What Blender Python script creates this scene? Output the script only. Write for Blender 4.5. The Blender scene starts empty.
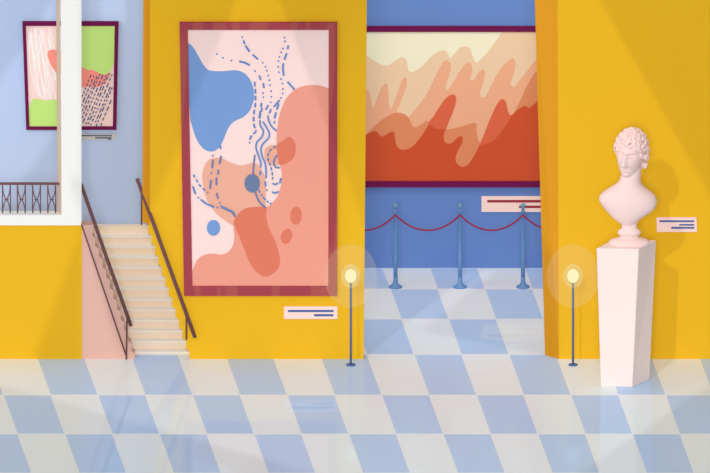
import bpy, bmesh, math, random
from mathutils import Vector, Matrix, noise
random.seed(4)
scene = bpy.context.scene
COL = scene.collection
PI = math.pi

# ---------------------------------------------------------------- camera
PITCH = math.radians(15.0)
S, C = math.sin(PITCH), math.cos(PITCH)
cam_data = bpy.data.cameras.new('camera')
cam = bpy.data.objects.new('camera', cam_data)
COL.objects.link(cam)
scene.camera = cam
cam_data.type = 'ORTHO'
cam_data.ortho_scale = 7.10
cam_data.clip_start, cam_data.clip_end = 0.1, 80
cam.rotation_euler = (PI / 2 - PITCH, 0, 0)
_t = Vector((0, 0, (359 - 236.5) / 100 / C))
cam.location = _t + Vector((0, -C, S)) * 11.0

# ---------------------------------------------------------------- light
world = bpy.data.worlds.new('world')
scene.world = world
world.use_nodes = True
_nt = world.node_tree
_tc = _nt.nodes.new('ShaderNodeTexCoord')
_dp = _nt.nodes.new('ShaderNodeVectorMath')
_dp.operation = 'DOT_PRODUCT'
_dp.inputs[1].default_value = (-0.78, -0.25, 0.62)      # brightest sky lies in front, high and to the left
_mr = _nt.nodes.new('ShaderNodeMapRange')
_mr.inputs['From Min'].default_value = -0.75
_mr.inputs['From Max'].default_value = 0.75
_mr.inputs['To Min'].default_value = 0.06
_mr.inputs['To Max'].default_value = 0.83
_nt.links.new(_tc.outputs['Generated'], _dp.inputs[0])
_nt.links.new(_dp.outputs['Value'], _mr.inputs['Value'])
_nt.links.new(_mr.outputs['Result'], _nt.nodes['Background'].inputs['Strength'])
_nt.nodes['Background'].inputs['Color'].default_value = (0.95, 0.98, 1.03, 1)

def light(name, kind, energy, direction=None, loc=(0, 0, 5), **kw):
    d = bpy.data.lights.new(name, kind)
    d.energy = energy
    for k, v in kw.items():
        setattr(d, k, v)
    o = bpy.data.objects.new(name, d)
    COL.objects.link(o)
    o.location = loc
    if direction is not None:
        o.rotation_euler = Vector(direction).to_track_quat('-Z', 'Y').to_euler()
    return o

SUN = Vector((0.23, 0.75, -0.487))
light('sun', 'SUN', 0.54, SUN, (-4, -12, 12), angle=math.radians(0.4))
light('added_front_fill', 'SUN', 1.06, (0.015, 1.0, -0.25), (0, -12, 8), angle=math.radians(8))  # added frontal fill that flattens the shading, no source of the gallery
light('added_back_room_fill', 'AREA', 42, (0, 1.0, -1.75), (0.95, 1.0, 5.7), shape='RECTANGLE', size=5.0, size_y=1.2, spread=math.radians(120), color=(1.0, 0.95, 0.86))  # fill added to brighten the back room, no fixture belongs to it

vs = scene.view_settings
scene.display_settings.display_device = 'sRGB'
vs.view_transform = 'Standard'
vs.look = 'None'
vs.gamma = 1
vs.exposure = -0.01
vs.use_curve_mapping = False

# ---------------------------------------------------------------- helpers
def W(px, py, y):
    """world point that stands at depth y and shows at photograph position px, py"""
    return Vector(((px - 355) / 100, y, ((359 - py) / 100 - y * S) / C))

def lin(c):
    c = c / 255
    return c / 12.92 if c <= 0.04045 else ((c + 0.055) / 1.055) ** 2.4

MATS = {}
def mat(name, rgb, rough=0.9, spec=0.0, metal=0.0, mottled=0.0, scale=6.0, gain=1.0):
    if name in MATS:
        return MATS[name]
    m = bpy.data.materials.new(name)
    m.use_nodes = True
    nt = m.node_tree
    b = nt.nodes['Principled BSDF']
    col = [min(0.97, lin(v) * gain) for v in rgb]
    b.inputs['Base Color'].default_value = (*col, 1)
    b.inputs['Roughness'].default_value = rough
    b.inputs['Specular IOR Level'].default_value = spec
    b.inputs['Metallic'].default_value = metal
    if mottled:
        tc = nt.nodes.new('ShaderNodeTexCoord')
        ns = nt.nodes.new('ShaderNodeTexNoise')
        ns.inputs['Scale'].default_value = scale
        ns.inputs['Detail'].default_value = 2
        mx = nt.nodes.new('ShaderNodeMix')
        mx.data_type = 'RGBA'
        mx.inputs[6].default_value = (*[v * (1 - mottled) for v in col], 1)
        mx.inputs[7].default_value = (*[min(0.97, v * (1 + mottled)) for v in col], 1)
        nt.links.new(tc.outputs['Object'], ns.inputs['Vector'])
        nt.links.new(ns.outputs['Fac'], mx.inputs[0])
        nt.links.new(mx.outputs[2], b.inputs['Base Color'])
    MATS[name] = m
    return m

def emis(name, rgb, strength, alpha=1.0):
    m = bpy.data.materials.new(name)
    m.use_nodes = True
    nt = m.node_tree
    nt.nodes.clear()
    out = nt.nodes.new('ShaderNodeOutputMaterial')
    e = nt.nodes.new('ShaderNodeEmission')
    e.inputs['Color'].default_value = (*[lin(v) for v in rgb], 1)
    e.inputs['Strength'].default_value = strength
    if alpha < 1:
        t = nt.nodes.new('ShaderNodeBsdfTransparent')
        mx = nt.nodes.new('ShaderNodeMixShader')
        mx.inputs[0].default_value = alpha
        nt.links.new(t.outputs[0], mx.inputs[1])
        nt.links.new(e.outputs[0], mx.inputs[2])
        nt.links.new(mx.outputs[0], out.inputs['Surface'])
    else:
        nt.links.new(e.outputs[0], out.inputs['Surface'])
    return m

def link(name, bm, mats, parent=None, smooth=False, origin=None):
    """links a bmesh as ONE mesh object; origin moves the object's own origin (world space)"""
    me = bpy.data.meshes.new(name)
    bmesh.ops.recalc_face_normals(bm, faces=bm.faces[:])
    base = Vector(parent.location) if parent is not None else Vector((0, 0, 0))
    if parent is not None and parent.parent is not None:
        base = Vector(parent.matrix_basis.translation) + Vector(parent.parent.location)
    o_w = Vector(origin) if origin is not None else base
    for v in bm.verts:
        v.co -= o_w
    bm.to_mesh(me)
    bm.free()
    for m in (mats if isinstance(mats, (list, tuple)) else [mats]):
        me.materials.append(m)
    if smooth:
        for p in me.polygons:
            p.use_smooth = True
    o = bpy.data.objects.new(name, me)
    COL.objects.link(o)
    if parent is not None:
        o.parent = parent
    o.location = o_w - base
    return o

def thing(name, loc, label, cat, group=None):
    o = bpy.data.objects.new(name, None)
    COL.objects.link(o)
    o.location = loc
    o.empty_display_size = 0.1
    o['label'] = label
    o['category'] = cat
    if group:
        o['group'] = group
    return o

def tag(o, label, cat, group=None):
    o['label'] = label
    o['category'] = cat
    if group:
        o['group'] = group
    return o

def struct(o):
    o['kind'] = 'structure'
    return o

def copy_tree(o, loc, label, group):
    r = o.copy()
    COL.objects.link(r)
    r.location = loc
    r['label'] = label
    r['group'] = group
    for ch in list(o.children):
        c = ch.copy()
        COL.objects.link(c)
        c.parent = r
        for g in list(ch.children):
            d = g.copy()
            COL.objects.link(d)
            d.parent = c
    return r

def prism(bm, poly, y0, y1, mi=0):
    """outline given in photograph units on the plane y0, run back to y1"""
    f = [bm.verts.new(W(px, py, y0)) for px, py in poly]
    b = [bm.verts.new((v.co.x, y1, v.co.z)) for v in f]
    fs = [bm.faces.new(f), bm.faces.new(b[::-1])]
    n = len(f)
    for i in range(n):
        fs.append(bm.faces.new((f[i], b[i], b[(i + 1) % n], f[(i + 1) % n])))
    for x in fs:
        x.material_index = mi
    return fs

def box(bm, a, b, mi=0):
    a, b = Vector(a), Vector(b)
    vs_ = [bm.verts.new((x, y, z)) for x in (a.x, b.x) for y in (a.y, b.y) for z in (a.z, b.z)]
    for q in ((0, 1, 3, 2), (4, 6, 7, 5), (0, 4, 5, 1), (2, 3, 7, 6), (0, 2, 6, 4), (1, 5, 7, 3)):
        f = bm.faces.new([vs_[i] for i in q])
        f.material_index = mi

def hexa(bm, bottom, top, mi=0):
    lo = [bm.verts.new(p) for p in bottom]
    hi = [bm.verts.new(p) for p in top]
    n = len(lo)
    fs = [bm.faces.new(lo[::-1]), bm.faces.new(hi)]
    for i in range(n):
        fs.append(bm.faces.new((lo[i], lo[(i + 1) % n], hi[(i + 1) % n], hi[i])))
    for f in fs:
        f.material_index = mi

def tube(bm, pts, r, n=10, mi=0):
    pts = [Vector(p) for p in pts]
    rs = r if isinstance(r, (list, tuple)) else [r] * len(pts)
    rings = []
    for i, p in enumerate(pts):
        t = (pts[min(i + 1, len(pts) - 1)] - pts[max(i - 1, 0)]).normalized()
        up = Vector((0, 1, 0)) if abs(t.y) < 0.9 else Vector((1, 0, 0))
        a = t.cross(up).normalized()
        b = t.cross(a).normalized()
        rings.append([bm.verts.new(p + (a * math.cos(2 * PI * k / n) + b * math.sin(2 * PI * k / n)) * rs[i]) for k in range(n)])
    for i in range(len(rings) - 1):
        for k in range(n):
            f = bm.faces.new((rings[i][k], rings[i][(k + 1) % n], rings[i + 1][(k + 1) % n], rings[i + 1][k]))
            f.material_index = mi
    bm.faces.new(rings[0][::-1]).material_index = mi
    bm.faces.new(rings[-1]).material_index = mi

def lathe(bm, c, prof, n=32, sy=1.0, mi=0):
    """prof: (z, r) or (z, rx, ry, cx) rows from bottom to top about the point c"""
    c = Vector(c)
    rings = []
    for row in prof:
        z, rx = row[0], row[1]
        ry = row[2] if len(row) > 2 else rx * sy
        cx = row[3] if len(row) > 3 else 0
        cy = row[4] if len(row) > 4 else 0
        rings.append([bm.verts.new(c + Vector((cx + rx * math.cos(2 * PI * k / n), cy + ry * math.sin(2 * PI * k / n), z))) for k in range(n)])
    for i in range(len(rings) - 1):
        for k in range(n):
            bm.faces.new((rings[i][k], rings[i][(k + 1) % n], rings[i + 1][(k + 1) % n], rings[i + 1][k])).material_index = mi
    bm.faces.new(rings[0][::-1]).material_index = mi
    bm.faces.new(rings[-1]).material_index = mi

def ball(bm, c, rx, ry=None, rz=None, u=24, v=16):
    ry = rx if ry is None else ry
    rz = rx if rz is None else rz
    bmesh.ops.create_uvsphere(bm, u_segments=u, v_segments=v, radius=1,
                              matrix=Matrix.Translation(Vector(c)) @ Matrix.Diagonal((rx, ry, rz, 1)))

def spline(pts, closed=False, n=8):
    """Catmull-Rom through 2D points"""
    out = []
    m = len(pts)
    for i in range(m if closed else m - 1):
        g = lambda k: Vector(pts[k % m] if closed else pts[min(max(k, 0), m - 1)])
        p0, p1, p2, p3 = g(i - 1), g(i), g(i + 1), g(i + 2)
        for k in range(n):
            t = k / n
            out.append(tuple(0.5 * ((2 * p1) + (p2 - p0) * t + (2 * p0 - 5 * p1 + 4 * p2 - p3) * t * t + (3 * p1 - p0 - 3 * p2 + p3) * t ** 3)))
    if not closed:
        out.append(tuple(pts[-1]))
    return out

class Canvas:
    """a painted sheet: every patch of paint is a face of one mesh, a hair in front of the last"""
    def __init__(self, y, parent_plane=None):
        self.bm, self.y, self.k, self.mats = bmesh.new(), y, 1, []
    def slot(self, m):
        if m not in self.mats:
            self.mats.append(m)
        return self.mats.index(m)
    def sheet(self, poly, m, back):
        prism(self.bm, poly, self.y, back, self.slot(m))
    def patch(self, poly, m, same=False):
        self.k += 0.12 if same else 1
        f = self.bm.faces.new([self.bm.verts.new(W(px, py, self.y) + Vector((0, -0.0006 * self.k, 0))) for px, py in poly])
        f.material_index = self.slot(m)
    def oval(self, cx, cy, rx, ry, m, rot=0, n=28):
        a = math.radians(rot)
        self.patch([(cx + rx * math.cos(t) * math.cos(a) - ry * math.sin(t) * math.sin(a),
                     cy + rx * math.cos(t) * math.sin(a) + ry * math.sin(t) * math.cos(a)) for t in [2 * PI * k / n for k in range(n)]], m, True)
    def stroke(self, pts, w, m, smooth=True):
        p = [Vector(q) for q in (spline(pts, False, 6) if smooth and len(pts) > 2 else pts)]
        l, r = [], []
        for i, q in enumerate(p):
            t = (p[min(i + 1, len(p) - 1)] - p[max(i - 1, 0)]).normalized()
            nrm = Vector((-t.y, t.x)) * w / 2
            l.append(q + nrm)
            r.append(q - nrm)
        t0, t1 = (p[0] - p[1]).normalized() * w * 0.35, (p[-1] - p[-2]).normalized() * w * 0.35
        self.patch([tuple(x) for x in [*l, p[-1] + t1, *r[::-1], p[0] + t0]], m, True)
    def dashes(self, pts, w, m, pattern):
        """a dashed brush line: pattern = lengths on, off, on, off..."""
        p = spline(pts, False, 10)
        seg, out = [], []
        i, left, on, cur = 0, pattern[0], True, [Vector(p[0])]
        k = 0
        pos = Vector(p[0])
        for q in p[1:]:
            q = Vector(q)
            while (q - pos).length > left:
                pos = pos + (q - pos).normalized() * left
                if on:
                    cur.append(pos.copy())
                    out.append(cur)
                on = not on
                k += 1
                left = pattern[k % len(pattern)]
                cur = [pos.copy()]
            left -= (q - pos).length
            pos = q
            cur.append(q)
        if on and len(cur) > 1:
            out.append(cur)
        for c in out:
            if sum((c[i + 1] - c[i]).length for i in range(len(c) - 1)) > 0.5:
                self.stroke([tuple(x) for x in c], w, m, False)
    def done(self, name, parent):
        return link(name, self.bm, self.mats, parent)

# ---------------------------------------------------------------- paints
yellow = mat('yellow wall paint', (235, 181, 38))
orange = mat('orange door casing with side shade', (223, 152, 38))  # shade of the left-facing reveals put into the colour
blue = mat('deep blue wall paint', (105, 136, 198))
greyblue = mat('pale grey blue wall paint', (188, 207, 240))
white = mat('off white trim paint', (243, 240, 233))
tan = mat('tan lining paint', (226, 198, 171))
riser_m = mat('beige stair stone', (246, 226, 204))
tread_m = mat('cream stair tread', (250, 244, 233))
pinkwall = mat('dusty pink plaster', (224, 178, 162))
brown = mat('dark brown metal', (116, 78, 80), 0.6, 0.1)
plum = mat('plum picture frame', (110, 18, 74), 0.7, 0.1)
plaster = mat('white shade panel', (240, 238, 232))
tile_w = None

def floor_mat(name, rgb):
    m = bpy.data.materials.new(name)
    m.use_nodes = True
    nt = m.node_tree
    nt.nodes.clear()
    out = nt.nodes.new('ShaderNodeOutputMaterial')
    d = nt.nodes.new('ShaderNodeBsdfDiffuse')
    g = nt.nodes.new('ShaderNodeBsdfGlossy')
    mx = nt.nodes.new('ShaderNodeMixShader')
    d.inputs['Color'].default_value = (*[min(0.96, v) for v in rgb], 1)
    g.inputs['Roughness'].default_value = 0.03
    g.inputs['Color'].default_value = (0.72, 0.85, 1.0, 1)
    mx.inputs[0].default_value = 0.12
    nt.links.new(d.outputs[0], mx.inputs[1])
    nt.links.new(g.outputs[0], mx.inputs[2])
    nt.links.new(mx.outputs[0], out.inputs['Surface'])
    return m

# ---------------------------------------------------------------- setting
WALL_TOP_PY = -22
BACK_Y = 91 / 100 / S          # blue wall
HALL_Y = 1.45                  # wall of the stair hall

# floor: skewed checker tiles, each row as deep as in the photograph, on a pale grout bed
tw = floor_mat('ivory floor tile', (0.92, 0.97, 0.97))
tb = floor_mat('powder blue floor tile', (0.55, 0.715, 0.97))
gr = floor_mat('pale grout', (0.96, 0.96, 0.96))
bm = bmesh.new()
rows = [244, 268, 289, 319, 354.5, 395, 434, 473, 512, 551]
y_of = lambda py: (359 - py) / 100 / S
for r in range(len(rows) - 1):
    a, b = rows[r] + 0.45, rows[r + 1] - 0.45
    for n in range(-12, 12):
        ln = lambda py, k: 414.5 + 0.365 * (py - 355) + 47.3 * k
        xs = [(ln(a, n) + 0.45, a), (ln(a, n + 1) - 0.45, a), (ln(b, n + 1) - 0.45, b), (ln(b, n) + 0.45, b)]
        f = bm.faces.new([bm.verts.new(((x - 355) / 100, y_of(py), 0.0)) for x, py in xs])
        # row from 395 up to 354: boundary n = 0 has ivory on its left and blue on its right
        f.material_index = (n + r) % 2
x0, x1 = -5.2, 5.6
f = bm.faces.new([bm.verts.new((x, y, -0.0004)) for x, y in ((x0, y_of(551)), (x1, y_of(551)), (x1, y_of(244)), (x0, y_of(244)))])
f.material_index = 2
struct(link('floor', bm, [tb, tw, gr]))

def wall(name, poly, y0, y1, m):
    bm = bmesh.new()
    prism(bm, poly, y0, y1)
    return struct(link(name, bm, m))

R = lambda i: 151.5 + 3.45 * i      # right tips of the treads
TY = lambda i: 234.5 + 10.5 * i     # heights of the treads
edge = [(150, WALL_TOP_PY), (150, 225), (148, 225), (148, 233)]
for i in range(12):
    edge += [(R(i), TY(i) + 1.5), (R(i), TY(i) + 9)]
edge[-1] = (R(11), 359.3)
wall('wall_front', [*edge, (363.6, 359.3), (367, WALL_TOP_PY)], 0, 0.16, yellow)
wall('wall_right', [(559, 359.3), (790, 359.3), (790, WALL_TOP_PY), (557.5, WALL_TOP_PY)], 0, 0.16, yellow)
wall('wall_left', [(-100, 359.3), (82, 359.3), (82, 225), (-100, 225)], 0, 0.16, yellow)
wall('wall_back', [(150, 270), (790, 270), (790, -100), (150, -100)], BACK_Y, BACK_Y + 0.12, blue)
wall('wall_hall', [(-100, 226 + 2), (190, 226 + 2), (190, -60), (-100, -60)], HALL_Y, HALL_Y + 0.12, greyblue)

# splayed casings of the openings
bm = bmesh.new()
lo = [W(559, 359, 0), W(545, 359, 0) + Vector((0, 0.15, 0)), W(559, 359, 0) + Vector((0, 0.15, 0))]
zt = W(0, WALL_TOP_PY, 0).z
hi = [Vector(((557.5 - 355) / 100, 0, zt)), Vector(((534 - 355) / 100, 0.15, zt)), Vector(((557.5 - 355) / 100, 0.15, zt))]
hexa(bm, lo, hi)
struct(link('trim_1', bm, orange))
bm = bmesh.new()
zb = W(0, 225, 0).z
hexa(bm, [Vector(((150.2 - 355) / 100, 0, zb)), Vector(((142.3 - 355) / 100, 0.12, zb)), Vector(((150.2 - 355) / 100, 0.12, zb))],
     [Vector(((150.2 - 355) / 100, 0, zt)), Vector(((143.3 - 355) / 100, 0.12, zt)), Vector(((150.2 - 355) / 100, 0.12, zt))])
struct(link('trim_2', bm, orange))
# white band and pillar round the balcony opening
wall('trim_3', [(-100, 215), (61.5, 215), (60.5, WALL_TOP_PY), (81.5, WALL_TOP_PY), (81.5, 225.4), (-100, 225.4)], -0.02, 0.14, white)
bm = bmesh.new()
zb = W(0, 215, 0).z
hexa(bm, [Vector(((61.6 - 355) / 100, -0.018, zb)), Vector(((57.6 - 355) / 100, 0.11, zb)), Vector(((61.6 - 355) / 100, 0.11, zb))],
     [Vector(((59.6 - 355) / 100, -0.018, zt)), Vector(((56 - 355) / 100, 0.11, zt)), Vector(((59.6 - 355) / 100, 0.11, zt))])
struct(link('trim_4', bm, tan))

# balcony floor behind the band
TOPZ = W(0, 225, 1.30).z
bm = bmesh.new()
box(bm, (-4.55, 0.17, TOPZ - 0.12), (-2.735, HALL_Y, TOPZ - 0.004))
struct(link('floor_balcony', bm, riser_m))

# unseen panels added above the hall, shaped to cast shade on walls and floor
CZ = 8.7
bm = bmesh.new()
def shade(poly, y=None):
    pts = []
    for px, py in poly:
        if y is None:
            p = Vector(((px - 355) / 100, (359 - py) / 100 / S, 0))
        else:
            p = W(px, py, y(py) if callable(y) else y)
        pts.append(p - SUN * ((CZ - p.z) / -SUN.z) * 1.0)
    lo_ = [bm.verts.new(p) for p in pts]
    hi_ = [bm.verts.new(p + Vector((0, 0, 0.02))) for p in pts]
    n = len(pts)
    bm.faces.new(lo_)
    bm.faces.new(hi_[::-1])
    for i in range(n):
        bm.faces.new((lo_[i], hi_[i], hi_[(i + 1) % n], lo_[(i + 1) % n]))
shade([(143, -22), (245, -22), (236, 0), (152, 212), (143, 234)], 0)
shade([(280, 0), (367, 229), (367, -22), (271, -22)], 0)
shade([(600, 0), (710, 196), (790, 339), (790, -22), (588, -22)], 0)
shade([(82, 230), (34, 359), (82, 359)], 0)
shade([(-80, 363), (310, 473), (345, 483), (-80, 483)])
shade([(790, 331), (580, 473), (565, 483), (790, 483)])
shade([(345, 112), (474, 112), (474, 275), (600, 275), (600, -22), (345, -22)], BACK_Y)
shade([(420, 331), (560, 358), (600, 320), (600, 268), (500, 268)])
shade([(-40, -22), (68, -22), (53, 0), (0, 80), (-40, 140)], HALL_Y)
shade([(57, 133), (20, 185), (0, 213), (0, 226), (58, 226)], HALL_Y)
shade([(82, -22), (101, -22), (101, 228), (82, 228)], HALL_Y)
shade([(125, -22), (150, -22), (150, 228), (125, 228)], HALL_Y)
shade([(110, 226), (148, 226), (190, 357), (124, 357)], lambda py: 0.165 + (359 - py) / 134 * 1.13)
struct(link('shade_panels', bm, plaster))

# ---------------------------------------------------------------- staircase
L = lambda i: 91.5 + 3.62 * i
stair = thing('staircase', W(161, 359, 0.0), 'beige stone staircase with cream treads climbing back to the balcony', 'staircase')
yb = lambda i: 0.165 + (12 - i) * 0.0945         # front of the riser under tread i-1 ; i = 12 is the lowest riser
zprev = 0.0
for i in range(12, -1, -1):
    # riser i runs up to tread i-1 ; its front edge spans L(i)..R(i-1)
    y = yb(i)
    top_py = TY(i - 1) + 1.6 if i > 0 else 225
    z1 = W(0, top_py, y).z
    x0_, x1_ = (L(i) - 355) / 100, (R(i - 1) - 355) / 100
    y2 = y + 0.0945
    sx = -0.0362
    bm = bmesh.new()
    dz = 0.012
    hexa(bm, [(x0_, y, zprev), (x1_, y, zprev), (x1_ + sx, y2, zprev), (x0_ + sx, y2, zprev)],
         [(x0_, y, z1 - dz), (x1_, y, z1 - dz), (x1_ + sx, y2, z1 - dz), (x0_ + sx, y2, z1 - dz)])
    st = link('step', bm, riser_m, stair)
    if i > 0:
        bm = bmesh.new()
        hexa(bm, [(x0_, y - 0.006, z1 - dz), (x1_, y - 0.006, z1 - dz), (x1_ + sx, y2, z1 - dz), (x0_ + sx, y2, z1 - dz)],
             [(x0_, y - 0.006, z1), (x1_, y - 0.006, z1), (x1_ + sx, y2, z1), (x0_ + sx, y2, z1)])
        link('tread', bm, tread_m, st)['label'] = 'cream stair tread'
    zprev = z1 - dz
bm = bmesh.new()
poly = [(82, 359), (82, 225), (92.5, 225), (92.5, 233.5)]
for i in range(0, 12):
    poly += [(L(i) + 0.6, TY(i) + 1.6), (L(i + 1) + 0.2, TY(i) + 3.2), (L(i + 1) + 0.2, TY(i + 1) + 0.4)]
poly[-1] = (L(12) + 0.2, 359)
prism(bm, poly, 0.0, 0.15)
struct(link('wall_stairs', bm, pinkwall))
fx = lambda px: (px - 355) / 100
bm = bmesh.new()
hexa(bm, [(fx(82), 0.152, 0), (fx(131), 0.166, 0), (fx(91.5), 1.29, 0), (fx(82), 1.29, 0)],
     [(fx(82), 0.152, 0.02), (fx(131), 0.166, 0.02), (fx(91.5), 1.29, TOPZ - 0.10), (fx(82), 1.29, TOPZ - 0.10)])
hexa(bm, [(fx(82), 1.292, 0), (fx(91), 1.292, 0), (fx(91), HALL_Y, 0), (fx(82), HALL_Y, 0)],
     [(fx(82), 1.292, TOPZ - 0.01), (fx(91), 1.292, TOPZ - 0.01), (fx(91), HALL_Y, TOPZ - 0.01), (fx(82), HALL_Y, TOPZ - 0.01)])
link('stringer', bm, pinkwall, stair)['label'] = 'dusty pink plaster side of the stairs'

# handrails
hr = thing('handrail', W(131, 327, -0.06), 'dark brown handrail on the left of the stairs with thin lower rail', 'handrail')
bm = bmesh.new()
tube(bm, [W(81, 184, 0.02), W(106, 256, -0.03), W(131, 326, -0.06)], 0.0185, 12)
link('rail', bm, brown, hr, True)
bm = bmesh.new()
tube(bm, [W(81.5, 224.5, -0.03), W(126.3, 356, -0.03)], 0.0075, 8)
link('lower_rail', bm, brown, hr, True)
bm = bmesh.new()
tube(bm, [W(127, 318, -0.05), W(126.3, 359.4, -0.03)], 0.0085, 8)
link('post', bm, brown, hr, True)
hr = thing('handrail', W(195, 338, -0.05), 'dark brown handrail on the right of the stairs against the yellow wall', 'handrail')
bm = bmesh.new()
tube(bm, [W(137, 178.5, 0.16), W(142, 192.2, 0.14), W(151.5, 218.2, -0.03), W(172, 274.5, -0.05), W(195, 337.5, -0.05)], 0.0185, 12)
link('rail', bm, brown, hr, True)
bm = bmesh.new()
tube(bm, [W(141.6, 191, 0.14), W(141.6, 224.8, 0.14)], 0.0085, 8)
link('post', bm, brown, hr, True)
bm = bmesh.new()
tube(bm, [W(186.3, 314, -0.05), W(186.3, 339.5, -0.01)], 0.0085, 8)
link('post', bm, brown, hr, True)

# balcony railing
rl = thing('balcony_railing', W(29, 215, 0.05), 'dark brown metal railing of curved balusters on the white balcony', 'railing')
bm = bmesh.new()
box(bm, W(-25, 185, 0.04), W(59.5, 183, 0.04) + Vector((0, 0.03, 0)))
link('top_rail', bm, brown, rl)
for cx in (6.4, 21.4, 36.5, 51.7):
    bm = bmesh.new()
    for s in (-1, 1):
        tube(bm, [W(cx + s * 3.95, 184, 0.055), W(cx + s * 4.05, 199.5, 0.055), W(cx + s * 3.95, 215.3, 0.055)], 0.0055, 8)
        tube(bm, [W(px, py, 0.055) for px, py in spline([(cx + s * 3.9, 184), (cx + s * 3.2, 192), (cx + s * 1.3, 197.6), (cx, 199.5)], False, 6)], 0.0055, 8)
        tube(bm, [W(px, py, 0.055) for px, py in spline([(cx, 199.5), (cx + s * 1.3, 201.4), (cx + s * 3.2, 207), (cx + s * 3.9, 215.3)], False, 6)], 0.0055, 8)
        tube(bm, [W(cx, 199.5, 0.055), W(cx + s * 2.4, 199.5, 0.055)], 0.004, 8)
    link('baluster', bm, brown, rl, True)

# ---------------------------------------------------------------- large abstract painting
def frame(name_parent, outer, inner, y0, y1, m):
    bm = bmesh.new()
    of = [bm.verts.new(W(*p, y0)) for p in outer]
    inf = [bm.verts.new(W(*p, y0)) for p in inner]
    ob = [bm.verts.new((v.co.x, y1, v.co.z)) for v in of]
    ib = [bm.verts.new((v.co.x, y1, v.co.z)) for v in inf]
    for i in range(4):
        j = (i + 1) % 4
        bm.faces.new((of[i], of[j], inf[j], inf[i]))
        bm.faces.new((ob[j], ob[i], ib[i], ib[j]))
        bm.faces.new((of[j], of[i], ob[i], ob[j]))
        bm.faces.new((inf[i], inf[j], ib[j], ib[i]))
    return link('frame', bm, m, name_parent)

def wood_mat():
    m = mat('reddish brown wood frame', (164, 70, 78), 0.8, 0.0)
    nt = m.node_tree
    b = nt.nodes['Principled BSDF']
    tc = nt.nodes.new('ShaderNodeTexCoord')
    mp = nt.nodes.new('ShaderNodeMapping')
    mp.inputs['Scale'].default_value = (7, 1, 0.6)
    mp.inputs['Rotation'].default_value = (0, 0.12, 0)
    ns = nt.nodes.new('ShaderNodeTexNoise')
    ns.inputs['Scale'].default_value = 1.3
    ns.inputs['Detail'].default_value = 0
    rp = nt.nodes.new('ShaderNodeValToRGB')
    rp.color_ramp.elements[0].position = 0.52
    rp.color_ramp.elements[0].color = (*[lin(v) for v in (163, 69, 78)], 1)
    rp.color_ramp.elements[1].position = 0.60
    rp.color_ramp.elements[1].color = (*[lin(v) for v in (172, 84, 82)], 1)
    nt.links.new(tc.outputs['Object'], mp.inputs['Vector'])
    nt.links.new(mp.outputs[0], ns.inputs['Vector'])
    nt.links.new(ns.outputs['Fac'], rp.inputs[0])
    nt.links.new(rp.outputs[0], b.inputs['Base Color'])
    return m

bp = thing('painting', W(260, 296, 0), 'large abstract painting of blue and salmon shapes in a reddish wood frame', 'painting')
outer = [(179.5, 22.5), (337.3, 22.5), (337.0, 296), (184, 296)]
inner = [(187.8, 30), (328.7, 30), (328.3, 286), (192.4, 286)]
frame(bp, outer, inner, -0.035, -0.0, wood_mat())
p_bg = mat('blush paint', (253, 219, 211))
p_blue = mat('cornflower paint', (122, 156, 207))
p_salmon = mat('salmon paint', (239, 157, 135))
p_peach = mat('peach paint', (238, 174, 149))
p_coral = mat('coral paint', (225, 124, 97))
p_slate = mat('slate paint', (110, 126, 158))
p_line = mat('steel blue paint', (100, 136, 194))
p_dim = mat('dusk blue paint', (112, 128, 170))
cv = Canvas(-0.024)
cv.sheet([(187.2, 29.5), (329.2, 29.5), (328.8, 286.5), (191.9, 286.5)], p_bg, -0.002)
cv.patch(spline([(188.1, 43), (193, 47), (199, 57), (203, 64), (208.6, 70), (221, 71.2), (237, 70.4), (246.7, 75.2), (252.4, 84.8), (254.2, 96), (253, 102.5),
                 (249.8, 110.6), (243.4, 117), (235, 121), (228.6, 127.5), (223.3, 140), (218.5, 148), (211.7, 151.6), (203.3, 148.6), (196, 138), (190.6, 121)]) + [(189.2, 104)], p_blue)
peach_top = [(236, 229), (226.9, 222), (215.7, 213), (206.5, 199), (203, 185), (202.3, 173), (206.5, 162), (213, 158.3), (221, 158), (230.7, 162.6), (241.3, 165.3),
             (251.9, 163), (258.3, 164.5), (262.5, 171), (265.5, 180), (266, 190), (265.7, 203), (267.6, 226), (275, 240.7), (280, 259), (276.9, 270), (265.7, 276.7), (254.6, 270), (249, 261), (243, 246)]
cv.patch(spline(peach_top, True), p_peach)
cv.patch(spline([(277, 145.3), (266.7, 147), (264.2, 153), (265.7, 160), (269.9, 164.8), (279.5, 164.6), (286, 155)], True), p_peach)
cv.patch(spline([(328.7, 88.5), (321, 85.8), (313.3, 85), (303.3, 86), (294.4, 90), (285.5, 99.5), (280, 113), (277.7, 124), (276.6, 135), (277, 147), (280, 163), (281.8, 179),
                 (278, 195), (272, 203), (265, 207.2), (251, 207.2), (241.7, 211), (236, 218), (233.6, 226), (234.2, 239), (230.8, 249), (223, 254.3), (212, 253.6), (202.8, 255.6), (196.5, 261), (192.3, 271)])
         + [(192.4, 286), (328.3, 286)], p_salmon)
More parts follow.
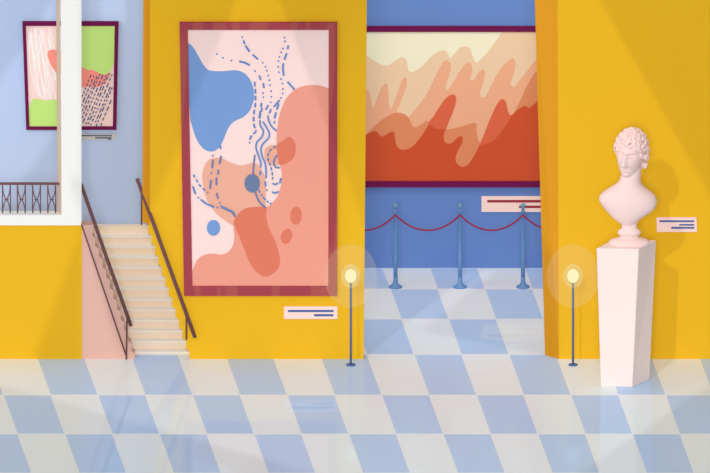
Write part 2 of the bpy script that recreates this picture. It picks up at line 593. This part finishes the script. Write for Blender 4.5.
# overlaps of peach and salmon
cv.patch(spline([(236, 229), (233.6, 223), (236.5, 216), (243, 209.6), (251, 207.2), (265.5, 207.2), (266.2, 214), (268.2, 226), (275, 240.7), (280, 259), (276.9, 270), (265.7, 276.7), (254.6, 270), (249, 261), (243, 246)], True), p_coral)
cv.patch(spline([(276.8, 145.2), (283.6, 140), (290, 137), (295, 143), (295.3, 153), (291, 160.5), (279.8, 164.6), (277.8, 155)], True), p_coral)
cv.oval(296, 215.6, 5.7, 9.2, p_coral, 4)
cv.oval(286.5, 236.2, 5.5, 7.8, p_coral, 18)
cv.oval(213.5, 227.8, 6.7, 7.9, p_blue)
cv.k += 1
w = 1.9
def dots(pts, m=p_line, r=0.95):
    for a, b in pts:
        cv.oval(a, b, r, r, m, 0, 10)
def dash(a, b, m=p_line, ww=w):
    cv.stroke([a, b], ww, m, False)
dots([(217, 54), (222.9, 57.7), (231.4, 60.4), (254.9, 70.9)])
cv.stroke([(239.4, 61.3), (244.6, 62.6), (249.5, 65)], 2.0, p_line)
for a, b in (((259.2, 75.5), (260.7, 79.6)), ((263.2, 83.2), (263.9, 87.7)), ((261.5, 109 - 6), (260.9, 107)), ((260.4, 111), (259.6, 115))):
    dash(a, b)
dots([(263.3, 97), (263, 93)])
dots([(242.3, 37)])
cv.stroke([(243.6, 40.6), (244.6, 43.8)], w, p_line, False)
cv.stroke([(245.6, 45.8), (249.5, 51.4)], 2.0, p_line, False)
dash((252.7, 54.6), (257.8, 59))
dots([(262.7, 62.6), (265.5, 66.6), (266.9, 70.6), (268.2, 75.5), (269.2, 80), (270, 85), (271, 91), (271.3, 96.6), (270.8, 102)])
dash((268.2, 105.2), (265.8, 109.4))
dots([(284.4, 37.3), (284.9, 41.2)])
dash((288.2, 45.5), (287.7, 48.8))
dash((286.6, 53.3), (284.4, 59.3))
cv.stroke([(283.3, 63.3), (282.9, 69), (283.8, 75.4)], w, p_line)
dash((287.7, 81.8), (294.4, 89.4))
dots([(282.9, 48.4), (281, 52), (279.3, 56.6), (278.4, 61), (278.2, 66.6), (278.9, 72), (281, 78.8), (282.4, 83.3), (282.9, 88.8), (282.6, 93.3), (281, 97.7)])
dash((279.5, 100.2), (273.8, 106.6))
dash((271, 109.2), (269.4, 113))
cv.dashes([(254.6, 82), (255.4, 92), (255.3, 104), (253.8, 114), (253.8, 124), (255.8, 131), (252, 134.6), (250, 139), (249.6, 143)], w, p_line, [4.0, 3.0])
cv.dashes([(278.6, 104), (277, 109), (275, 116), (274.4, 123)], w, p_line, [5.5, 3.4])
cv.dashes([(259.3, 116), (259.5, 118)], w, p_line, [4, 2])
cv.dashes([(262.2, 108), (260, 116), (259.9, 121)], w, p_line, [3.6, 2.6])
W1 = [(260, 121.6), (260.6, 126), (263.3, 130.6), (262, 136.4), (257, 142), (256.1, 148), (258.5, 155.5), (260.6, 162), (260.9, 167)]
W2 = [(263, 121.6), (266.7, 127.6), (269.2, 133), (268.6, 137.6), (263.6, 143), (261, 148), (262, 155.5), (265.1, 163), (266, 171), (266, 178)]
cv.stroke(W1, 1.7, p_line)
cv.stroke(W2, 1.7, p_line)
cv.stroke([(267.8, 115.5), (269, 121), (271.5, 126), (276.2, 130.6)], 1.7, p_line)
dash((260.4, 171), (260, 174.6))
dash((265.2, 181.6), (265.7, 186))
dots([(267, 190)])
cv.dashes([(275.6, 146.2), (271.5, 148.6), (268.4, 153), (268, 158), (270, 165), (272, 171), (272.6, 179)], 1.6, p_dim, [2.8, 2.2])
cv.stroke([(277.4, 154.8), (274.7, 158.6), (273.8, 163), (275.6, 167), (279.6, 167.4)], 1.7, p_dim)
cv.stroke([(272.6, 183.2), (275, 184.2), (278, 183)], 1.7, p_line)
dash((281, 178), (279.9, 182.6))
cv.stroke([(272.4, 191.8), (275, 192.8), (278.4, 191.4)], 1.7, p_line)
cv.oval(252.2, 183, 7.7, 9.3, p_slate)
cv.stroke([(254.8, 154.8), (253.7, 165), (253, 174.5)], 1.7, p_dim)
cv.stroke([(255, 191.2), (258.3, 199.8), (261.6, 204), (265.4, 207.2)], 1.9, p_dim)
cv.dashes([(258.3, 189.3), (261.4, 194.6), (265.7, 199.9), (271, 203.6)], 1.7, p_line, [3.4, 2.2, 1.5, 2.0])
dots([(212.8, 155.4), (211.4, 173), (207.6, 192.2)], p_dim)
dash((212.8, 160), (212.1, 167.7), p_dim)
dash((210.9, 180), (210.1, 188.2), p_dim)
dash((220, 145.5), (220.7, 148.4))
dash((221, 156), (219.6, 163.4), p_dim)
dash((218.4, 169.8), (218, 174), p_dim)
dash((216.4, 177.6), (216.4, 184.6), p_dim)
dash((216.6, 193), (218, 198.2), p_dim)
dots([(219.8, 202.6)], p_dim)
cv.dashes([(193.5, 174.6), (196, 179), (199, 184), (202, 187.6), (207.6, 192.2)], 1.7, p_line, [2.6, 3.0])
dash((192.8, 186.3), (195.4, 193.6))
dots([(198.3, 197.4), (217.4, 207.3)], p_dim)
cv.stroke([(201, 199.3), (206.5, 203.6), (213.9, 206.6)], 1.9, p_line)
cv.stroke([(221.6, 206.6), (228.7, 210), (232.6, 212), (235, 216)], 2.4, p_dim)
cv.stroke([(220.4, 205.6), (226, 208.6)], 1.6, p_line, False)
cv.done('canvas', bp)

# ---------------------------------------------------------------- painting in the blue room
bp = thing('painting', W(460, 187, BACK_Y), 'wide painting of red and orange waves hung on the blue wall', 'painting')
frame(bp, [(322, 26.8), (600, 26.8), (600, 187.5), (322, 187.5)], [(326, 32), (596, 32), (596, 181.3), (326, 181.3)], BACK_Y - 0.04, BACK_Y, plum)
q_cream = mat('cream paint', (241, 235, 205))
q_beige = mat('sand paint', (236, 203, 167))
q_peach = mat('apricot paint', (236, 173, 137))
q_tan = mat('terracotta wash paint', (222, 138, 97))
q_orange = mat('vermilion paint', (219, 103, 72))
q_red = mat('brick red paint', (206, 84, 52))
cv = Canvas(BACK_Y - 0.025)
cv.sheet([(325.5, 31.5), (596.5, 31.5), (596.5, 181.8), (325.5, 181.8)], q_cream, BACK_Y - 0.004)
cv.patch(spline([(326, 64), (340, 60), (354, 52), (367, 56.5), (377.8, 63), (386.6, 65.7), (395.5, 60.6), (402, 57.2), (406.5, 60.5), (408.4, 69.5), (412, 72), (421, 67), (431, 56.8), (439, 51.3), (445, 50.5),
                 (448.4, 54), (450, 58), (455, 53), (460, 47.6), (465.5, 46.3), (470, 48.4), (472.3, 55.5), (475.4, 62), (480, 60.2), (492, 46.6), (502, 32)])
         + [(596, 32), (596, 181.3), (326, 181.3)], q_beige)
cv.patch(spline([(326, 98), (340, 96), (356, 84), (367, 89.5), (369.8, 94), (371.4, 103), (373.2, 107.4), (377.8, 96), (382.8, 85.5), (386.4, 83.4), (388, 88.5), (388.6, 98), (390, 108.6), (393, 105), (398, 91), (402, 80.4),
                 (405, 77.4), (407, 81), (405, 91), (398, 108.8), (397, 115), (402, 119.3), (408, 117.4), (414.6, 110), (426, 95), (436, 75), (442.5, 63), (447, 60.4), (450.8, 64.4), (449.4, 74.6), (445.6, 86),
                 (447.6, 89.8), (452, 84.4), (460, 71), (466.5, 63), (470.8, 63.4), (472.2, 70.8), (470.2, 78.4), (473.4, 80.2), (479, 72), (482.6, 69.4), (485, 73.3), (483, 83.5), (480, 94), (483, 97.2), (487, 93.4),
                 (498.2, 72), (507, 62), (512.2, 58.4), (515.4, 62), (514, 73.3), (510.6, 83.5), (514.6, 86.2), (522.3, 77), (535, 60.6), (545, 50), (570, 46), (596, 60)])
         + [(596, 181.3), (326, 181.3)], q_peach)
cv.patch(spline([(326, 140), (350, 138), (366, 133.5), (372.7, 127.5), (383, 119), (391, 114.4), (397, 112.6), (403, 113.6), (408.4, 117.4), (411, 123), (414, 127.3), (419.2, 125.6), (426.6, 121), (430, 124.6), (436, 128.6), (446, 129.4),
                 (455, 128), (465, 125.4), (475.6, 122.8), (476.6, 130), (478.4, 140), (483, 144.6), (493, 140.6), (503.3, 129), (512, 115.6), (520, 101), (528, 84), (538, 70), (560, 62), (596, 70)])
         + [(596, 181.3), (326, 181.3)], q_tan)
red = spline([(326, 146), (345, 142), (358, 140), (366, 134.8), (372.7, 131.4), (377, 131.8), (380.5, 136), (384.3, 135.6), (391, 131.8), (394.2, 132.6), (395.2, 140), (397.4, 147), (403.3, 149.7), (412.9, 146), (423.4, 133), (433, 117), (443.8, 100.5),
              (448.8, 96), (453.6, 94.4), (456.3, 99), (454, 109), (448, 124), (443.8, 135), (445, 142), (451, 143.2), (457.4, 137.6), (461.6, 136.2), (462.5, 141.6), (457, 153), (455.8, 161), (461.4, 166.6), (469, 163.3), (478, 148),
              (485.5, 130.5), (490, 119), (495.7, 106.5), (500.8, 99.5), (505.4, 101), (507.4, 109), (509.4, 114), (512.4, 114.6), (518.5, 109), (525, 105.6), (529, 107.6), (537.6, 101), (550, 90), (575, 92), (596, 84)]) + [(596, 181.3), (326, 181.3)]
cv.patch(red, q_red)
cv.patch(spline([(433, 117), (443.8, 100.5), (448.8, 96), (453.6, 94.4), (456.3, 99), (454, 109), (448, 124), (446, 129.6)]) + spline([(446, 129.5), (436, 128.6), (430, 124.6), (428, 122.6)]), q_orange)
cv.patch(spline([(479.6, 145), (485.5, 130.5), (490, 119), (495.7, 106.5), (500.8, 99.5), (505.4, 101), (507.4, 109), (509.4, 114), (512.2, 115)]) + spline([(512, 115.6), (503.3, 129), (493, 140.6), (483, 144.6)]), q_orange)
cv.done('canvas', bp)

# ---------------------------------------------------------------- painting in the stair hall
bp = thing('painting', W(71, 130, HALL_Y), 'abstract green and pink painting in a plum frame behind the white pillar', 'painting')
frame(bp, [(22.3, 22), (118.6, 22), (116.4, 130), (26.2, 130)], [(25.8, 26), (114.8, 26), (112.8, 126.6), (29.4, 126.6)], HALL_Y - 0.04, HALL_Y, plum)
r_pink = mat('shell pink paint', (255, 219, 212))
r_green = mat('spring green paint', (196, 233, 130))
r_red = mat('rose paint', (255, 150, 136))
r_white = mat('chalk paint', (255, 246, 242))
r_slate = mat('night blue paint', (86, 96, 136))
cv = Canvas(HALL_Y - 0.025)
cv.sheet([(25.2, 25.5), (115.2, 25.5), (113.2, 127), (28.9, 127)], r_pink, HALL_Y - 0.004)
for a in range(16):
    x = 28.5 + a * 2.1 + random.uniform(-0.5, 0.5)
    y0_ = random.uniform(28, 40) if a % 2 else random.uniform(27, 60)
    ln_ = random.uniform(24, 48)
    y1_ = min(99, y0_ + ln_)
    if a < 13:
        cv.stroke([(x, y0_), (x + 0.9 + (y1_ - y0_) * 0.06, (y0_ + y1_) / 2), (x + (y1_ - y0_) * 0.17, y1_)], random.uniform(0.7, 1.3), r_white)
for x, y0_, y1_ in ((29, 40, 96), (31, 30, 60), (33, 45, 97), (36, 28, 94), (39, 50, 98), (41, 30, 75), (44, 62, 99), (47, 72, 98), (34, 60, 96), (42, 80, 99), (49, 28, 47), (52, 76, 99)):
    cv.stroke([(x, y0_), (x + 1.4, (y0_ + y1_) / 2), (x + (y1_ - y0_) * 0.16, y1_)], 1.0, r_white)
cv.patch(spline([(57.5, 50), (51.5, 49.6), (48, 51.5), (47.6, 56), (50, 63), (54, 69.5), (58, 73.5), (66, 70), (70, 60), (66, 52)], True), r_red)
cv.patch(spline([(28.6, 108.5), (30.6, 103), (34, 98.8), (40, 99.4), (46, 100.4), (54, 99.6), (62, 100), (70, 108), (74, 118), (74.5, 126.4)]) + [(29.4, 126.4)], r_green)
cv.patch(spline([(66, 70), (76, 66), (82, 66), (88, 67), (95, 71), (104, 74), (110, 73), (108.5, 78), (103, 84.6), (95, 87), (88, 86.6), (80, 87), (72, 84)], True), r_red)
cv.patch([(68, 26), (114.7, 26), (114.2, 62)] + spline([(113.4, 64), (110, 71), (105, 74.4), (99, 73), (94, 70), (88, 69.6), (82, 66.4), (74, 60), (68, 44)]), r_green)
cv.k += 1
for a in range(11):
    x = 91 + a * 3.0
    y = 73 + abs(a - 6) * 0.3 + (a % 3)
    while y < 124 and x > 80:
        ln_ = random.choice((1.4, 1.6, 2.6, 4.2))
        if x < 112.4 - (y - 74) * 0.02:
            cv.stroke([(x, y), (x - ln_ * 0.42, y + ln_)], 1.25, r_slate, False)
        y += ln_ + random.uniform(1.8, 2.6)
        x -= (ln_ + 2.2) * 0.42
cv.done('canvas', bp)

# ---------------------------------------------------------------- wall labels
plate_pink = mat('blush label card', (253, 218, 208))
plate_grey = mat('grey beige label card', (205, 200, 200))
bar_blue = mat('slate blue print', (84, 104, 156))
bar_red = mat('maroon print', (163, 56, 66))
bar_teal = mat('dark teal print', (84, 102, 128))
def wall_label(poly, bars, y, m, mb, label):
    cv = Canvas(y - 0.014)
    cv.sheet(poly, m, y)
    cv.k = 2
    for a, b, c, d in bars:
        cv.patch([(a, b - d / 2), (c, b - d / 2), (c, b + d / 2), (a, b + d / 2)], mb, True)
    o = cv.done('wall_label', None)
    tag(o, label, 'sign', 'label cards beside the artworks')
wall_label([(284, 306.5), (337.5, 306.5), (337.5, 319), (284, 319)], [(288, 311, 333.5, 2.2), (314, 315.2, 333.5, 2.2)], 0, plate_pink, bar_blue,
           'pale pink label card with two blue lines on the yellow wall under the large painting')
wall_label([(656.5, 217.5), (696.5, 217.5), (697, 232), (656.8, 232)], [(659.5, 221.2, 694.3, 1.9), (679.2, 224.8, 694.3, 1.7), (671.2, 227.8, 694.3, 1.9)], 0, plate_pink, bar_blue,
           'small pink label card with three blue lines beside the bust')
wall_label([(481.5, 196.3), (566, 196.3), (566, 212), (481.5, 212)], [(487.2, 201.2, 561, 2.6), (519, 206.8, 561, 2.4)], BACK_Y, plate_pink, bar_red,
           'pink label card with maroon lines on the blue wall, partly hidden by the door casing')
wall_label([(70, 134), (116, 134), (115.2, 140), (70, 140)], [(74, 135.6, 112, 1.2), (95, 137.8, 111.5, 1.4), (108, 139.2, 111.5, 1.0)], HALL_Y, plate_grey, bar_teal,
           'grey label card below the green and pink painting')

# ---------------------------------------------------------------- rope stanchions
steel = mat('blue grey steel', (98, 142, 194), 0.45, 0.3, 0.0)
steel_pale = mat('pale teal steel', (108, 152, 178), 0.5, 0.3, 0.0)
rope_m = mat('maroon rope', (156, 48, 70), 0.8)
SY = 72 / 100 / S - 0.02
def pos(px):
    return Vector(((px - 355) / 100, SY, 0))
GST = 'rope stanchions in the blue room'
st0 = thing('stanchion', pos(395.5), 'blue grey steel stanchion left in the doorway, nearest the left yellow wall', 'stanchion', GST)
p0 = pos(395.5)
bm = bmesh.new()
lathe(bm, p0, [(0, 0.066), (0.010, 0.068), (0.018, 0.058), (0.028, 0.040), (0.045, 0.028), (0.07, 0.022), (0.11, 0.0205)], 32)
link('base', bm, steel, st0, True)
bm = bmesh.new()
lathe(bm, p0, [(0.10, 0.0205), (0.34, 0.0195), (0.345, 0.0155), (0.775, 0.0135), (0.785, 0.019), (0.80, 0.019), (0.81, 0.012), (0.83, 0.012)], 20)
link('post', bm, steel, st0, True)
bm = bmesh.new()
ball(bm, p0 + Vector((0, 0, 0.847)), 0.026)
link('finial', bm, steel_pale, st0, True)
copy_tree(st0, pos(460), 'blue grey steel stanchion in the middle of the three, against plain blue wall', GST)
copy_tree(st0, pos(523), 'blue grey steel stanchion whose ball covers the pink label, by the orange casing', GST)
copy_tree(st0, pos(331.5), 'blue grey steel stanchion behind the left yellow wall that ends the leftmost rope', GST)
copy_tree(st0, pos(587), 'blue grey steel stanchion behind the right yellow wall that ends the rightmost rope', GST)
GR = 'barrier ropes in the blue room'
def rope(xa, xb, label):
    bm = bmesh.new()
    za = 0.758
    sag = 0.158
    n = 20
    pts = []
    for k in range(n + 1):
        t = k / n
        x = ((xa + (xb - xa) * t) - 355) / 100
        u = 2 * t - 1
        pts.append((x, SY - 0.027, za - sag * (1 - abs(u) ** 2.1)))
    tube(bm, pts, 0.0085, 8)
    tag(link('barrier_rope', bm, rope_m, None, True, pts[0]), label, 'rope', GR)
rope(331.5, 395.5, 'maroon rope running from the left stanchion behind the left yellow wall')
rope(395.5, 460, 'maroon rope sagging between the left and the middle stanchion')
rope(460, 523, 'maroon rope sagging between the middle stanchion and the one by the label')
rope(523, 587, 'maroon rope running from the stanchion by the label behind the orange casing')

# ---------------------------------------------------------------- floor lamps
lamp_metal = mat('slate blue metal', (84, 108, 156), 0.6, 0.1)
bulb_m = emis('glowing bulb', (255, 249, 200), 1.0)
inner_m = emis('warm inner glow', (252, 240, 180), 1.0, 0.17)  # glow close round the bulb, painted on a see-through shell
halo_m = emis('clear warm outer halo', (253, 240, 190), 1.0, 0.055)  # wide halo of the lamp, painted on a see-through shell
LY = (359 - 365.3) / 100 / S
lp = Vector(((350.8 - 355) / 100, LY, 0))
GL = 'slim lamps either side of the doorway'
lamp = thing('floor_lamp', lp, 'slim floor lamp with a glowing bulb left of the doorway, by the large painting', 'lamp', GL)
bm = bmesh.new()
lathe(bm, lp, [(0, 0.046), (0.012, 0.046), (0.016, 0.02)], 24)
link('base', bm, lamp_metal, lamp)
bm = bmesh.new()
lathe(bm, lp, [(0.014, 0.0105), (0.86, 0.0105)], 12)
link('pole', bm, lamp_metal, lamp, True)
zc = 0.925
bm = bmesh.new()
ball(bm, lp + Vector((0, 0, zc)), 0.058, 0.058, 0.069)
link('bulb', bm, bulb_m, lamp, True)
bm = bmesh.new()
ball(bm, lp + Vector((0, 0, zc)), 0.097, 0.097, 0.122, 32, 24)
link('inner_glow', bm, inner_m, lamp, True)['label'] = 'inner glow around the bulb, built as a shell'
bm = bmesh.new()
ball(bm, lp + Vector((0, 0, zc)), 0.265, 0.2, 0.325, 48, 32)
link('halo_shell', bm, halo_m, lamp, True)['label'] = 'faint outer halo of the lamp, built as a clear shell'
copy_tree(lamp, Vector(((573 - 355) / 100, LY, 0)), 'slim floor lamp with a glowing bulb between the orange casing and the pedestal', GL)

# ---------------------------------------------------------------- pedestal
marble = mat('pale pink stone', (252, 230, 221), 0.8)
PYF = (359 - 387) / 100 / S
PZ = ((359 - 249) / 100 - PYF * S) / C
corner_b = Vector(((632.3 - 355) / 100, PYF, 0))
corner_t = Vector(((638.8 - 355) / 100, PYF, PZ))
fe_b, se_b = Vector((-0.315, 0.02, 0)), Vector((0.172, 0.29, 0))
fe_t, se_t = Vector((-0.423, 0.025, 0)), Vector((0.172, 0.34, 0))
pd = thing('pedestal', (corner_b + (fe_b + se_b) / 2), 'tall tapered pale pink pedestal carrying the bust', 'pedestal')
bm = bmesh.new()
hexa(bm, [corner_b, corner_b + se_b, corner_b + se_b + fe_b, corner_b + fe_b], [corner_t, corner_t + se_t, corner_t + se_t + fe_t, corner_t + fe_t])
bmesh.ops.bevel(bm, geom=bm.edges[:], offset=0.004, segments=1, affect='EDGES')
o = link('shaft', bm, marble, pd)

# ---------------------------------------------------------------- bust
skin = mat('pink marble', (254, 219, 210), 0.75)
ctop = corner_t + (fe_t + se_t) / 2
B = Vector(((629.3 - 355) / 100, ctop.y, PZ))
B_PY = 359 - 100 * (B.z * C + B.y * S)
bust = thing('bust', B, 'pink marble bust of a curly haired youth looking down on the tall pedestal', 'sculpture')
zl = lambda py: (B_PY - py) / 100 / C
xl = lambda px: (px - 629.3) / 100

def fuse(name, bm, voxel, parent, m, smooth_it=4):
    me = bpy.data.meshes.new('work')
    bm.to_mesh(me)
    bm.free()
    o = bpy.data.objects.new('work', me)
    COL.objects.link(o)
    r = o.modifiers.new('r', 'REMESH')
    r.mode = 'VOXEL'
    r.voxel_size = voxel
    s = o.modifiers.new('s', 'SMOOTH')
    s.factor = 0.5
    s.iterations = smooth_it
    bpy.context.view_layer.update()
    dg = bpy.context.evaluated_depsgraph_get()
    me2 = bpy.data.meshes.new_from_object(o.evaluated_get(dg))
    bpy.data.objects.remove(o)
    me2.name = name
    me2.materials.clear()
    me2.materials.append(m)
    for p in me2.polygons:
        p.use_smooth = True
    ob = bpy.data.objects.new(name, me2)
    COL.objects.link(ob)
    ob.parent = parent
    return ob

# socle
bm = bmesh.new()
rows_ = [(244.5, 20.6), (243.6, 20.9), (241.6, 20.4), (239.8, 18.4), (238.6, 14.6), (238.0, 10.8), (237.6, 9.6), (234.9, 9.4), (234.4, 11.2), (232.8, 11.6), (230.8, 11.4), (230.0, 10.2), (228.4, 7.8), (225, 7.4), (221, 9)]
lathe(bm, (0, 0, 0), [((244.5 - py) / 96.6, r / 100, r / 100 * 0.58, xl(629.3)) for py, r in rows_], 48)
so = link('socle', bm, skin, None, True)
so.parent = bust
so['label'] = 'turned round foot of the bust'

# head, neck and cut off shoulders as one surface
G = lambda x, s: math.exp(-(x / s) ** 2 / 2)
bm = bmesh.new()
hb = bmesh.new()
HX, HY, HZ = 0.130, 0.170, 0.250
bmesh.ops.create_uvsphere(hb, u_segments=200, v_segments=150, radius=1)
for v in hb.verts:
    u, f, t = v.co.x, v.co.y, v.co.z
    x, y, z = HX * u, HY * f, HZ * t
    if t < 0:
        x *= 1 - 0.30 * (-t) ** 1.6
        if f > 0:
            y *= 1 - 0.55 * min(1, -t * 1.4)
    front = max(0.0, -f) ** 0.7
    if f < 0:
        y *= 0.95
        d = 0.0
        tt = (0.070 - z) / 0.125
        if -0.3 < tt < 1.25:
            ramp = max(0.0, min(1.0, tt)) if tt < 1 else max(0.0, 1 - (tt - 1) / 0.16)
            d += (0.018 + 0.040 * ramp) * G(x, 0.015 + 0.008 * max(0, min(1, tt))) * (1 if tt > 0 else max(0, 1 + tt / 0.3))
        for s in (-1, 1):
            d -= 0.042 * G(x - s * 0.052, 0.026) * G(z - 0.044, 0.018)     # eye sockets
            d += 0.030 * G(x - s * 0.054, 0.020) * G(z - 0.034, 0.011)
            d -= 0.022 * G(x - s * 0.054, 0.026) * G(z - 0.020, 0.0045)    # line under the lid     # lowered lids
            d += 0.020 * G(x - s * 0.056, 0.032) * G(z - 0.076, 0.009)     # brow
            d += 0.009 * G(x - s * 0.075, 0.028) * G(z + 0.035, 0.032)     # cheeks
            d += 0.010 * G(x - s * 0.022, 0.010) * G(z + 0.054, 0.010)     # nostrils
        d += 0.016 * G(x, 0.030) * G(z + 0.096, 0.008)
        d -= 0.030 * G(x, 0.036) * G(z + 0.110, 0.0055)
        d += 0.018 * G(x, 0.025) * G(z + 0.125, 0.010)
        d -= 0.012 * G(x, 0.028) * G(z + 0.150, 0.011)
        d += 0.022 * G(x, 0.034) * G(z + 0.190, 0.026)
        y -= d * front
    v.co = (x, y, z)
HEAD = Matrix.Translation((xl(630.6), -0.035, zl(154))) @ Matrix.Rotation(math.radians(8), 4, 'Y') @ Matrix.Rotation(math.radians(-20), 4, 'Z') @ Matrix.Rotation(math.radians(8), 4, 'X')
hb.transform(HEAD)
me = bpy.data.meshes.new('t')
hb.to_mesh(me)
hb.free()
bm.from_mesh(me)
bpy.data.meshes.remove(me)
torso = [(224.5, 622, 633, 0.055), (222, 618.5, 637, 0.075), (219, 614.5, 640.5, 0.10), (216, 611, 644.5, 0.118), (212, 607.5, 651, 0.135), (208, 604, 655, 0.148), (204, 601, 656.8, 0.155), (200, 599, 657, 0.158),
         (196, 599.3, 655.5, 0.155), (193, 602, 652.5, 0.148), (190, 606, 648.5, 0.138), (187, 611, 645, 0.124), (184.5, 615.5, 642, 0.112), (181, 619, 640.6, 0.102), (174, 621.5, 641, 0.094), (166, 622, 642, 0.094)]
lathe(bm, (0, 0, 0), [(zl(py), (b - a) / 200, ry, xl((a + b) / 2)) for py, a, b, ry in torso], 72)
tube(bm, [W_ for W_ in [(xl(613), -0.095, zl(188.5)), (xl(618), -0.118, zl(191)), (xl(623), -0.142, zl(196))]], [0.008, 0.013, 0.006])
fig = fuse('figure', bm, 0.005, bust, skin, 3)
fig['label'] = 'face, neck and cut off shoulders of the bust'

# hair: a cap of curls over the skull
bm = bmesh.new()
def hairline(u, f, t):
    if f < -0.05:
        return t > 0.66 - 0.95 * max(0, abs(u) - 0.5)
    if f < 0.4:
        return t > -0.08
    return t > -0.42
N = 120
for k in range(N):
    t = 1 - 2 * (k + 0.5) / N
    r = math.sqrt(1 - t * t)
    a = k * 2.399963
    u, f = r * math.cos(a), r * math.sin(a)
    if not hairline(u, f, t):
        continue
    c = Vector((HX * u * 1.16, HY * f * 1.08, HZ * t * 1.02))
    nrm = Vector((u / HX, f / HY, t / HZ)).normalized()
    rr = random.uniform(0.030, 0.044)
    q = nrm.to_track_quat('Z', 'Y').to_matrix().to_4x4()
    pts, rad = [], []
    a0 = random.uniform(0, 2 * PI)
    sgn = random.choice((-1, 1))
    for j in range(15):
        th = a0 + sgn * j * 0.52
        ro = rr * (1.15 - j * 0.060)
        pts.append(HEAD @ (c + (q @ Vector((ro * math.cos(th), ro * math.sin(th), 0.012 + j * 0.0016)))))
        rad.append(0.0135 - j * 0.0003)
    tube(bm, pts, rad, 8)
    ball(bm, HEAD @ (c - nrm * 0.016), rr * 0.95, rr * 0.95, rr * 0.95, 12, 8)
# locks waving over the forehead and temples
for path in ([(-0.062, 0.178), (-0.03, 0.158), (0.0, 0.150), (0.026, 0.146), (0.046, 0.158), (0.070, 0.150), (0.080, 0.120), (0.100, 0.108), (0.112, 0.085)],
             [(-0.066, 0.18), (-0.09, 0.15), (-0.106, 0.11), (-0.116, 0.07), (-0.112, 0.04)],
             [(0.10, 0.13), (0.122, 0.09), (0.122, 0.05), (0.128, 0.02)]):
    pts = []
    for x, z in spline(path, False, 5):
        yy = -HY * 0.95 * math.sqrt(max(0.03, 1 - (z / HZ) ** 2 - (x / HX) ** 2))
        pts.append(HEAD @ Vector((x * 1.04, yy * 1.05 - 0.006, z)))
    tube(bm, pts, [0.018] * len(pts), 8)
hair = fuse('hair', bm, 0.006, bust, skin, 2)
hair['label'] = 'short curly hair of the bust'
